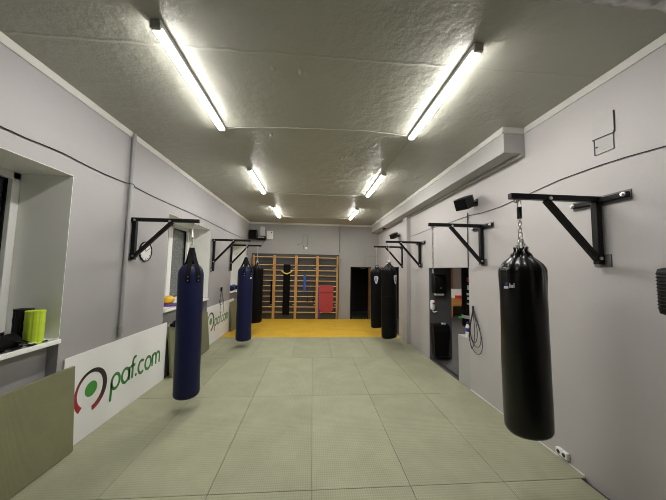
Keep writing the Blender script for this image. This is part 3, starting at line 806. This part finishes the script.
MB().ribbon([(.06, .05, .11), (.13, .12, .07), (.14, .22, .012), (.13, .27, .010)], [(.4, 0, 1)] * 4, .028, .005).build('strap', M['webbing'], t, True)
MB().box((.06, .22, .014), (.12, .29, .019)).build('white_label', M['white'], t)
# middle sill
tag(MB().blob((0, 0, .0), (.095, .115, .085), 24, lambda p: Vector((p.x, p.y, max(p.z, -.07)))).build('yellow_ball', M['yellowp'], None, True, loc=(-2.80, 5.56, SZ + .118)), 'yellow ball on the purple pad, on the middle window sill', 'ball')
tag(MB().lathe([(.01, 0), (.14, .0), (.15, .014), (.15, .034), (.13, .046), (.01, .046)], 28).build('purple_pad', M['purple'], None, True, loc=(-2.79, 5.58, SZ + .001)), 'flat purple pad under the yellow ball', 'pad')
tag(MB().blob((0, 0, 0), (.07, .08, .07), 20, lambda p: Vector((p.x, p.y, max(p.z, -.058)))).build('olive_ball', M['brass'], None, True, loc=(-3.02, 5.56, SZ + .06)), 'dull olive gold ball behind the yellow one on the middle sill', 'ball')
# far sill: boxing gloves
def glove(x, y, rz, label):
    t = thing('boxing_glove', label, 'glove', (x, y, SZ), (0, 0, rz), 'blue boxing gloves')
    MB().blob((0, 0, .095), (.085, .12, .095), 20, lambda p: Vector((p.x, p.y * (1.1 if p.y > 0 else .9), max(p.z, -.09)))).build('fist', M['bluep'], t, True)
    MB().tube([(.07, -.06, .09), (.1, 0, .11), (.09, .07, .12)], [.03, .038, .028], 10).build('thumb', M['bluep'], t, True)
    MB().lathe([(.062, -.08), (.07, -.12), (.075, -.22), (.06, -.225)], 20, c=(0, 0, .09), axis='Y').build('cuff', M['blue'], t, True)
glove(-2.74, 9.35, .5, 'dark blue boxing glove on the far window sill, nearer of two')
glove(-2.74, 9.80, 1.1, 'dark blue boxing glove on the far window sill, farther of two')
# black cloth over the second leaning mat
t = thing('black_cloth', 'small black cloth bundle with cord over the near end of the leaning mat', 'cloth', (-2.565, 5.36, .90))
MB().blob((0, 0, .03), (.045, .15, .05), 22, lambda p: Vector((p.x * (1 + .2 * math.sin(p.y * 40)), p.y, p.z * (1 + .3 * math.sin(p.y * 33 + 1))))).build('bundle', M['blackmat'], t, True)
MB().tube([(.06, -.02, .03), (.075, -.03, -.1), (.085, -.06, -.2), (.085, 0, -.24), (.08, .08, -.15), (.06, .1, .02)], .006, 6).build('cord', M['cable'], t, True)

# ------------------------------------------------------------------ wall bars
t = thing('wall_bars', 'wooden wall bars with eleven rungs fixed to the far wall', 'wall bars', (0, YF, 0))
PX = [-2.36, -1.53, -.66, .20, 1.02]
RZ = [.27, .48, .69, .90, 1.11, 1.32, 1.53, 1.74, 1.95, 2.16, 2.475]
for i, x in enumerate(PX):
    hw = .052 if 0 < i < 4 else .034
    p = MB().box((x - hw, -.115, 0.002), (x + hw, -.02, 2.50), .005).build('post', M['wood'], t)
    MB().box((x - hw, -.185, 2.18), (x + hw, -.112, 2.55), .008).build('head_block', M['wood'], p)
    for z in (.55, 2.02):
        MB().box((x - hw - .07, -.03, z), (x - hw, -.008, z + .035)).build('wall_tie', M['chrome'], p)
for i in range(4):
    for z in RZ:
        y = -.15 if z > 2.3 else -.07
        hw0 = .05 if i > 0 else .03; hw1 = .05 if i < 3 else .03
        MB().tube([(PX[i] + hw0 - .02, y, z), ((PX[i] + PX[i + 1]) / 2, y, z), (PX[i + 1] - hw1 + .02, y, z)], .0175, 10).build('rung', M['rung'], t, True)
YR = YF - .07
# red mat folded over the sixth rung
t = thing('exercise_mat', 'red exercise mat folded over a rung of the right wall bar bay', 'mat', (.585, YR - .026, 1.32))
prof = [(-.285, -1.0), (-.285, .02), (.285, .02), (.285, -1.0)]
pl = [(-.285, .012)] + [(.285, .012), (.285, -.87)] + [(.285 - .17 + .17 * math.cos(a), -.87 - .17 * math.sin(a)) for a in [PI / 2 * i / 6 for i in range(1, 7)]] + [(-.285 + .17 - .17 * math.sin(a), -1.04 + .17 - .17 * math.cos(a)) for a in [PI / 2 * i / 6 for i in range(0, 7)]]
MB().prism(pl, lambda u, v: Vector((u, -.014 - .02 * (v < -.1), v)), lambda u, v: Vector((u, -.002 - .02 * (v < -.1), v))).build('mat_front', M['red'], t)
MB().tube([(-.285, .026, .010), (.285, .026, .010)], .030, 12).build('mat_fold', M['red'], t, True)
MB().box((-.285, .058, -.24), (.285, .068, .012), .003).build('mat_back', M['red'], t)
MB().box((-.27, -.04, -.24), (.27, -.034, -.232)).build('seam', M['ink'], t)
# long black strap with yellow loops
t = thing('hanging_strap', 'wide black strap with yellow loops hanging on the second wall bar bay', 'strap', (-1.03, YR - .03, 2.16))
MB().ribbon([(0, .04, -.25), (0, .05, -.02), (0, .02, .02), (0, -.01, -.02), (0, -.012, -.5), (.005, -.012, -1.2), (0, -.01, -1.98)], [(0, 1, 0), (0, 1, .3), (0, .2, 1), (0, -1, .2), (0, -1, 0), (0, -1, 0), (0, -1, 0)], .27, .01).build('strap_band', M['blackmat'], t, True)
MB().tube([(-.19, -.03, -.22)] + [(-.19 + .38 * i / 10, -.035, -.25 - .10 * math.sin(PI * i / 10)) for i in range(11)] + [(.19, -.03, -.22)], .026, 8).build('yellow_loop', M['yellowstrap'], t, True, label='yellow loop')
# other things hung on the bars
t = thing('exercise_band', 'blue looped exercise band hanging in the third wall bar bay', 'band', (-.30, YR - .02, 1.74))
MB().ribbon([(.0, .035, -.2), (0, .02, .0), (0, -.005, .02), (-.005, -.014, -.05), (.01, -.016, -.28), (-.015, -.016, -.45), (0, -.014, -.62)], [(0, 1, 0), (0, 1, .6), (0, -.3, 1), (0, -1, .2), (.2, -1, 0), (-.2, -1, 0), (0, -1, 0)], .10, .012).build('band_loop', M['bandblue'], t, True)
t = thing('skipping_rope', 'thin dark skipping rope hanging in the third wall bar bay', 'rope', (.0, YR - .02, 1.32))
for x, zb in ((-.17, -.62), (.065, -.66)):
    MB().tube([(x * .6, -.005, .02), (x, -.01, -.05), (x + .01, -.01, zb * .6), (x - .01, -.01, zb)], .011, 6).build('rope_cord', M['cable'], t, True)
    MB().lathe([(.017, zb), (.02, zb + .12), (.014, zb + .15)], 10, c=(x - .01, -.01, 0)).build('handle', M['black'], t, True)
tag(MB().ribbon([(0, .03, -.1), (0, .02, .01), (0, -.012, -.03), (.01, -.012, -.5), (.0, -.012, -.95)], [(0, 1, 0), (0, .2, 1), (0, -1, .2), (0, -1, 0), (0, -1, 0)], .07, .012).build('belt', M['blackmat'], None, True, loc=(-1.63, YR - .02, 1.53)), 'narrow black belt hanging beside the second wall bar post', 'belt')
tag(MB().ribbon([(0, .03, -.1), (0, .02, .01), (0, -.012, -.03), (.01, -.014, -.6), (.0, -.014, -1.27)], [(0, 1, 0), (0, .2, 1), (0, -1, .2), (0, -1, 0), (0, -1, 0)], .07, .012).build('belt', M['purple'], None, True, loc=(.292, YR - .02, 1.32)), 'purple belt hanging at the left edge of the red mat', 'belt')

# ------------------------------------------------------------------ boxes high on the far wall
t = thing('loudspeaker', 'square black loudspeaker high in the far left corner', 'speaker', (-2.40, YF, 3.17))
MB().box((-.145, -.27, 0), (.145, -.03, .38), .01).build('cabinet', M['black'], t)
MB().box((-.13, -.282, .02), (.13, -.268, .36), .004).build('grille', M['blackmat'], t)
MB().box((-.05, -.03, .14), (.05, 0, .24)).build('mount', M['steelblack'], t)
t = thing('amplifier', 'flat black amplifier on a wall shelf beside the far left speaker', 'amplifier', (-2.07, YF, 3.16))
MB().box((-.16, -.25, .04), (.16, -.002, .15), .006).build('case', M['black'], t)
MB().box((-.15, -.2, 0), (.15, -.0, .02)).build('shelf', M['steelblack'], t)
MB().box((-.12, -.257, .07), (.12, -.249, .115)).build('front_panel', M['grey'], t)
MB().tube([(.1, -.03, 0), (.06, -.05, -.1), (-.02, -.03, -.2), (-.06, -.01, -.25)], .008, 6).build('cable', M['cable'], t)
t = thing('junction_box', 'pale grey upright box on the far wall above the amplifier', 'box', (-2.07, YF, 3.34))
MB().box((-.085, -.07, 0), (.085, 0, .37), .01).build('case', M['cornice'], t)
MB().box((-.07, -.075, .02), (.07, -.069, .35), .004).build('cover', M['cornice'], t)
t = thing('router_box', 'white box on the far wall right of the amplifier', 'box', (-1.76, YF, 3.20))
MB().box((-.12, -.09, 0), (.12, 0, .34), .012).build('case', M['white'], t)
MB().lathe([(.02, -.088), (.025, -.094), (.01, -.096)], 12, c=(.07, 0, .27), axis='Y').build('lock', M['black'], t)

# ------------------------------------------------------------------ right wall: speakers, notices, socket, rope, dome
def speaker(loc, label):
    t = thing('loudspeaker', label, 'speaker', loc, group='black speakers on the right wall')
    R = Matrix.Rotation(math.radians(28), 4, 'Z') @ Matrix.Rotation(math.radians(-24), 4, 'Y')
    TR = Matrix.Translation((-.20, -.02, .02)) @ R
    b = MB(); poly = [(-.16, -.105), (.02, -.125), (.13, -.08), (.15, 0), (.13, .08), (.02, .125), (-.16, .105)]
    b.prism(poly, lambda u, v: Vector((u, v, -.09)), lambda u, v: Vector((u, v, .09))); b.xform(TR); b.build('cabinet', M['black'], t)
    b = MB().box((-.172, -.097, -.082), (-.158, .097, .082), .004); b.xform(TR); b.build('grille', M['blackmat'], t)
    MB().tube([(-.10, 0, .03), (-.05, 0, .03), (0, 0, .03)], .022, 10).build('mount_arm', M['black'], t, True)
    MB().box((-.012, -.05, -.03), (0, .05, .09), .004).build('mount_plate', M['black'], t)
    return t
s0 = speaker((XR, 4.29, 3.15), 'black speaker on the right wall above the empty chain bracket, nearer of two')
s1 = dup(s0, (XR, 8.36, 3.11), 0, 'small black speaker on the right wall beyond the pilaster, farther of two'); s1.scale = (.8, .8, .8)
t = thing('dome_camera', 'small black dome camera under the far end of the beam', 'camera', (2.60, 9.62, 3.571))
MB().lathe([(.02, -.0), (.06, -.0), (.062, -.03), (.05, -.06), (.02, -.075)], 18).build('dome', M['black'], t, True)
MB().lathe([(.068, 0), (.07, -.012), (.06, -.014)], 18).build('collar', M['white'], t, True)
# two paper-like covers
t = thing('wall_notice', 'pale access cover with a dark edge, the upper one high on the right wall', 'notice', (XR, 2.275, 3.42))
pl = [(-.098, -.10), (-.09, -.105), (.098, -.10), (.098, .105), (-.098, .10)]
MB().prism([(-.098, -.085), (-.088, -.108), (.098, -.098), (.098, .098), (-.098, .10)], lambda u, v: Vector((0, u, v)), lambda u, v: Vector((-.006, u, v))).build('cover', M['paper'], t)
MB().bar((-.008, -.098, .10), (-.008, -.098, -.085), .006, .007).bar((-.008, -.098, -.085), (-.008, -.088, -.108), .006, .010).bar((-.008, -.088, -.108), (-.008, .098, -.100), .006, .010).build('dark_edge', M['ink'], t)
t = thing('wall_notice', 'pale sheet with faint sketch lines, the lower one high on the right wall', 'notice', (XR, 2.275, 3.235))
MB().box((-.004, -.085, -.075), (0, .085, .085)).build('sheet', M['paper'], t)
MB().bar((-.006, .084, -.072), (-.006, .084, .08), .005, .008).bar((-.006, -.084, -.07), (-.006, -.084, .08), .003, .004).bar((-.006, -.084, -.072), (-.006, .084, -.074), .003, .004).build('border', M['ink'], t)
MB().box((-.007, .055, -.005), (-.004, .075, .008)).build('ink_mark', M['ink'], t)
b = MB(); rn = random.Random(9)
for k, (z, a0, a1) in enumerate(((.05, -.06, .05), (.02, -.06, .03), (-.01, -.03, .05), (-.04, -.06, .02))):
    b.tube([(-.005, a0 + (a1 - a0) * i / 8, z + rn.uniform(-.01, .01)) for i in range(9)], .0012, 4)
b.build('sketch', M['grey'], t)
# socket
t = thing('wall_socket', 'white double socket low on the right wall beside the nearest black bag', 'socket', (XR, 2.84, .075))
MB().box((-.04, -.068, -.034), (0, .068, .034), .008).build('socket_body', M['white'], t)
for y in (-.032, .032): MB().lathe([(.02, -.038), (.02, -.0412), (.016, -.0414)], 16, c=(0, y, 0), axis='X').build('socket_hole', M['ink'], t)
# skipping rope
t = thing('skipping_rope', 'grey black skipping rope looped on the right wall beside the opening', 'rope', (XR - .02, 4.40, 1.43))
for wd, z1, dy, x in ((.22, -.66, -.06, 0), (.15, -.60, -.02, -.012), (.27, -.76, -.10, -.02), (.10, -.72, .06, -.006)):
    MB().tube(loop(0, z1, wd, x, dy), .0055, 6, True).build('rope_loop', M['cable'], t, True)
MB().tube([(.02, 0, 0), (-.035, 0, .006)], .006, 6).build('nail', M['chrome'], t)
# ribbed case at the right edge
t = thing('ribbed_case', 'black rounded ribbed case hanging on the right wall at the picture edge', 'case', (XR, 1.76, 1.70))
MB().box((-.11, -.13, 0), (-.008, .13, .36), .035).build('case_body', M['black'], t, True, angle=60)
b = MB()
for k in range(11):
    z = .05 + k * .026
    b.tube([(-.06, .131, z), (-.105, .122, z + .003), (-.112, .08, z + .004), (-.112, -.08, z + .004)], .005, 5)
b.build('ribs', M['black'], t, True)
MB().box((-.06, -.05, .36), (0, .05, .43), .006).build('hanger', M['steelblack'], t)

# ------------------------------------------------------------------ changing area
YP = 6.165
t = thing('towel_dispenser', 'black paper towel dispenser on the dark partition wall', 'dispenser', (2.935, YP, 1.46))
MB().box((-.142, -.20, .04), (.142, -.001, .44), .035).build('cover', M['black'], t, True)
MB().box((-.138, -.17, .40), (.138, -.001, .475), .02).build('top', M['steelblack'], t)
MB().box((-.10, -.16, -.01), (.10, -.05, .06), .015).build('paper_towel', M['white'], t, label='white paper towel end')
MB().box((-.02, -.203, .16), (.02, -.199, .175)).build('lens', M['grey'], t)
t = thing('soap_dispenser', 'white pump bottle on the dark partition under the towel dispenser', 'dispenser', (2.80, YP, 1.06))
MB().lathe([(.01, .06), (.05, .07), (.055, .12), (.055, .25), (.045, .275), (.01, .28)], 18, c=(0, -.07, 0)).build('bottle', M['bottle'], t, True)
MB().tube([(0, -.07, .07), (0, -.07, .03), (.03, -.10, .0)], .014, 8).build('pump', M['white'], t, True)
MB().tube([(.02, -.09, .01), (.08, -.12, .03)], .011, 8).build('lever', M['chrome'], t, True)
MB().box((-.03, -.03, .08), (.03, 0, .2)).build('holder', M['grey'], t)
MB().box((-.03, -.128, .19), (.03, -.122, .225)).build('red_label', M['redp'], t)
t = thing('waste_bin', 'black lidded waste bin hung on the partition under the dispensers', 'bin', (2.955, YP - .10, .10))
def taper(a, b, z0, z1, bw, bd, tw, td):
    a.prism([(-1, -1), (1, -1), (1, 1), (-1, 1)], lambda u, v: Vector((u * bw, v * bd, z0)), lambda u, v: Vector((u * tw, v * td, z1)))
b = MB(); taper(b, 0, .0, .50, .155, .07, .185, .095); b.build('bin_body', M['black'], t)
b = MB(); b.prism([(-.095, 0), (-.095, .05), (-.06, .17), (.0, .2), (.095, .2), (.095, 0)], lambda u, v: Vector((-.19, u, .50 + v)), lambda u, v: Vector((.19, u, .50 + v))); b.build('bin_lid', M['black'], t)
MB().box((-.194, -.098, .49), (.194, .098, .515), .004).build('bin_rim', M['steelblack'], t)
MB().box((.03, -.05, .695), (.12, .02, .73), .01).build('paper_scrap', M['white'], t)
t = thing('spray_bottle', 'white and blue bottle standing on the ledge of the opening', 'bottle', (2.80, 4.70, .841))
MB().lathe([(.032, 0), (.035, .01), (.035, .19), (.02, .22), (.014, .23)], 18).build('bottle', M['bottle'], t, True)
MB().lathe([(.0355, .10), (.0357, .102), (.0357, .16), (.0355, .162)], 18).build('blue_label', M['shieldb'], t, True, label='blue label')
MB().lathe([(.017, .23), (.018, .26), (.008, .27)], 14).build('cap', M['bluep'], t, True)
# another heavy bag
t = thing('punching_bag', 'black punching bag with white print hanging in the changing area', 'punching bag', (3.66, 6.0, 3.0))
MB().lathe(bag_profile(.19, -.72, -2.26, [(.15, -.68), (.05, -.66)]), 32).build('bag_shell', M['vinyl2'], t, True, angle=70)
chain(t, (0, 0, -.66), (0, 0, 0), 14, .004, .012)
a0 = az(3.66, 6.0)
for z, h, m_, w_ in ((-1.22, .10, 'redp', .26), (-1.40, .10, 'shieldw', .22), (-1.52, .05, 'shieldw', .3), (-1.62, .06, 'shieldw', .26), (-1.73, .04, 'shieldw', .3)):
    patch(.191, 0, [(a0 - .12 + w_ * f, z, z + h) for f in (-1, -.5, 0, .5, 1)]).build('print', M[m_], t)
MB().lathe([(.188, -2.05), (.196, -2.045), (.196, -1.98), (.188, -1.975)], 32).build('seam_band', M['grey'], t, True)
# bench and shelves
t = thing('wooden_bench', 'orange wooden bench at the back of the changing area', 'bench', (6.75, 11.8, -.035))
MB().box((-.6, -.25, .80), (.6, .25, .86), .006).build('bench_top', M['orangewood'], t)
MB().box((-.58, -.22, .52), (.58, .22, .57), .006).build('shelf', M['orangewood'], t)
MB().box((-.58, -.23, .57), (.58, -.2, .80)).build('front_board', M['orangewood'], t)
for x in (-.55, .55):
    for y in (-.18, .18): MB().box((x - .035, y - .035, 0), (x + .035, y + .035, .80)).build('leg', M['orangewood'], t)
tag(MB().box((-.45, -.15, 0), (.5, .15, .40), .01).build('storage_box', M['white'], None, loc=(6.65, 11.88, .826)), 'white storage box on the wooden bench', 'box')
tag(MB().box((-.22, -.06, 0), (.22, .06, .13), .01).build('red_tray', M['redp'], None, loc=(6.62, 11.63, .826)), 'red tray in front of the white box on the bench', 'tray')
tag(MB().box((-.07, -.03, -.035), (.07, .03, 2.96), .004).build('wooden_post', M['brownwood'], None, loc=(6.52, 12.2, 0)), 'brown wooden post against the changing area wall', 'post')
tag(MB().tube([(0.15 * math.cos(q), .15 * math.sin(q), .04) for q in [2 * PI * i / 20 for i in range(20)]], .04, 8, True).build('green_ring', M['greenp'], None, True, loc=(6.6, 11.45, -.034)), 'green rubber ring on the floor before the wooden bench', 'ring')

# ------------------------------------------------------------------ camera, world, view
pan, tilt, roll = .0751, .0738, .0175
cp, sp, ct, st_ = math.cos(pan), math.sin(pan), math.cos(tilt), math.sin(tilt)
fw = Vector((sp * ct, cp * ct, st_)); rt = Vector((cp, -sp, 0)); up = rt.cross(fw)
r2 = rt * math.cos(roll) + up * math.sin(roll); u2 = up * math.cos(roll) - rt * math.sin(roll)
cam = bpy.data.cameras.new('camera'); co = bpy.data.objects.new('camera', cam); COL.objects.link(co)
cam.sensor_fit = 'HORIZONTAL'; cam.sensor_width = 36.; cam.lens = 268.1 / 666 * 36
cam.clip_start = .02
co.matrix_world = Matrix(((r2.x, u2.x, -fw.x, 0), (r2.y, u2.y, -fw.y, 0), (r2.z, u2.z, -fw.z, 2.0), (0, 0, 0, 1)))
SC.camera = co
SC.cycles.filter_width = 1.0
wd = bpy.data.worlds.new('night'); wd.use_nodes = True; SC.world = wd
wd.node_tree.nodes['Background'].inputs['Color'].default_value = (.02, .022, .028, 1)
wd.node_tree.nodes['Background'].inputs['Strength'].default_value = .25
SC.view_settings.view_transform = 'Standard'; SC.view_settings.look = 'None'
SC.view_settings.gamma = 1.; SC.view_settings.use_curve_mapping = False
SC.view_settings.exposure = 0.0
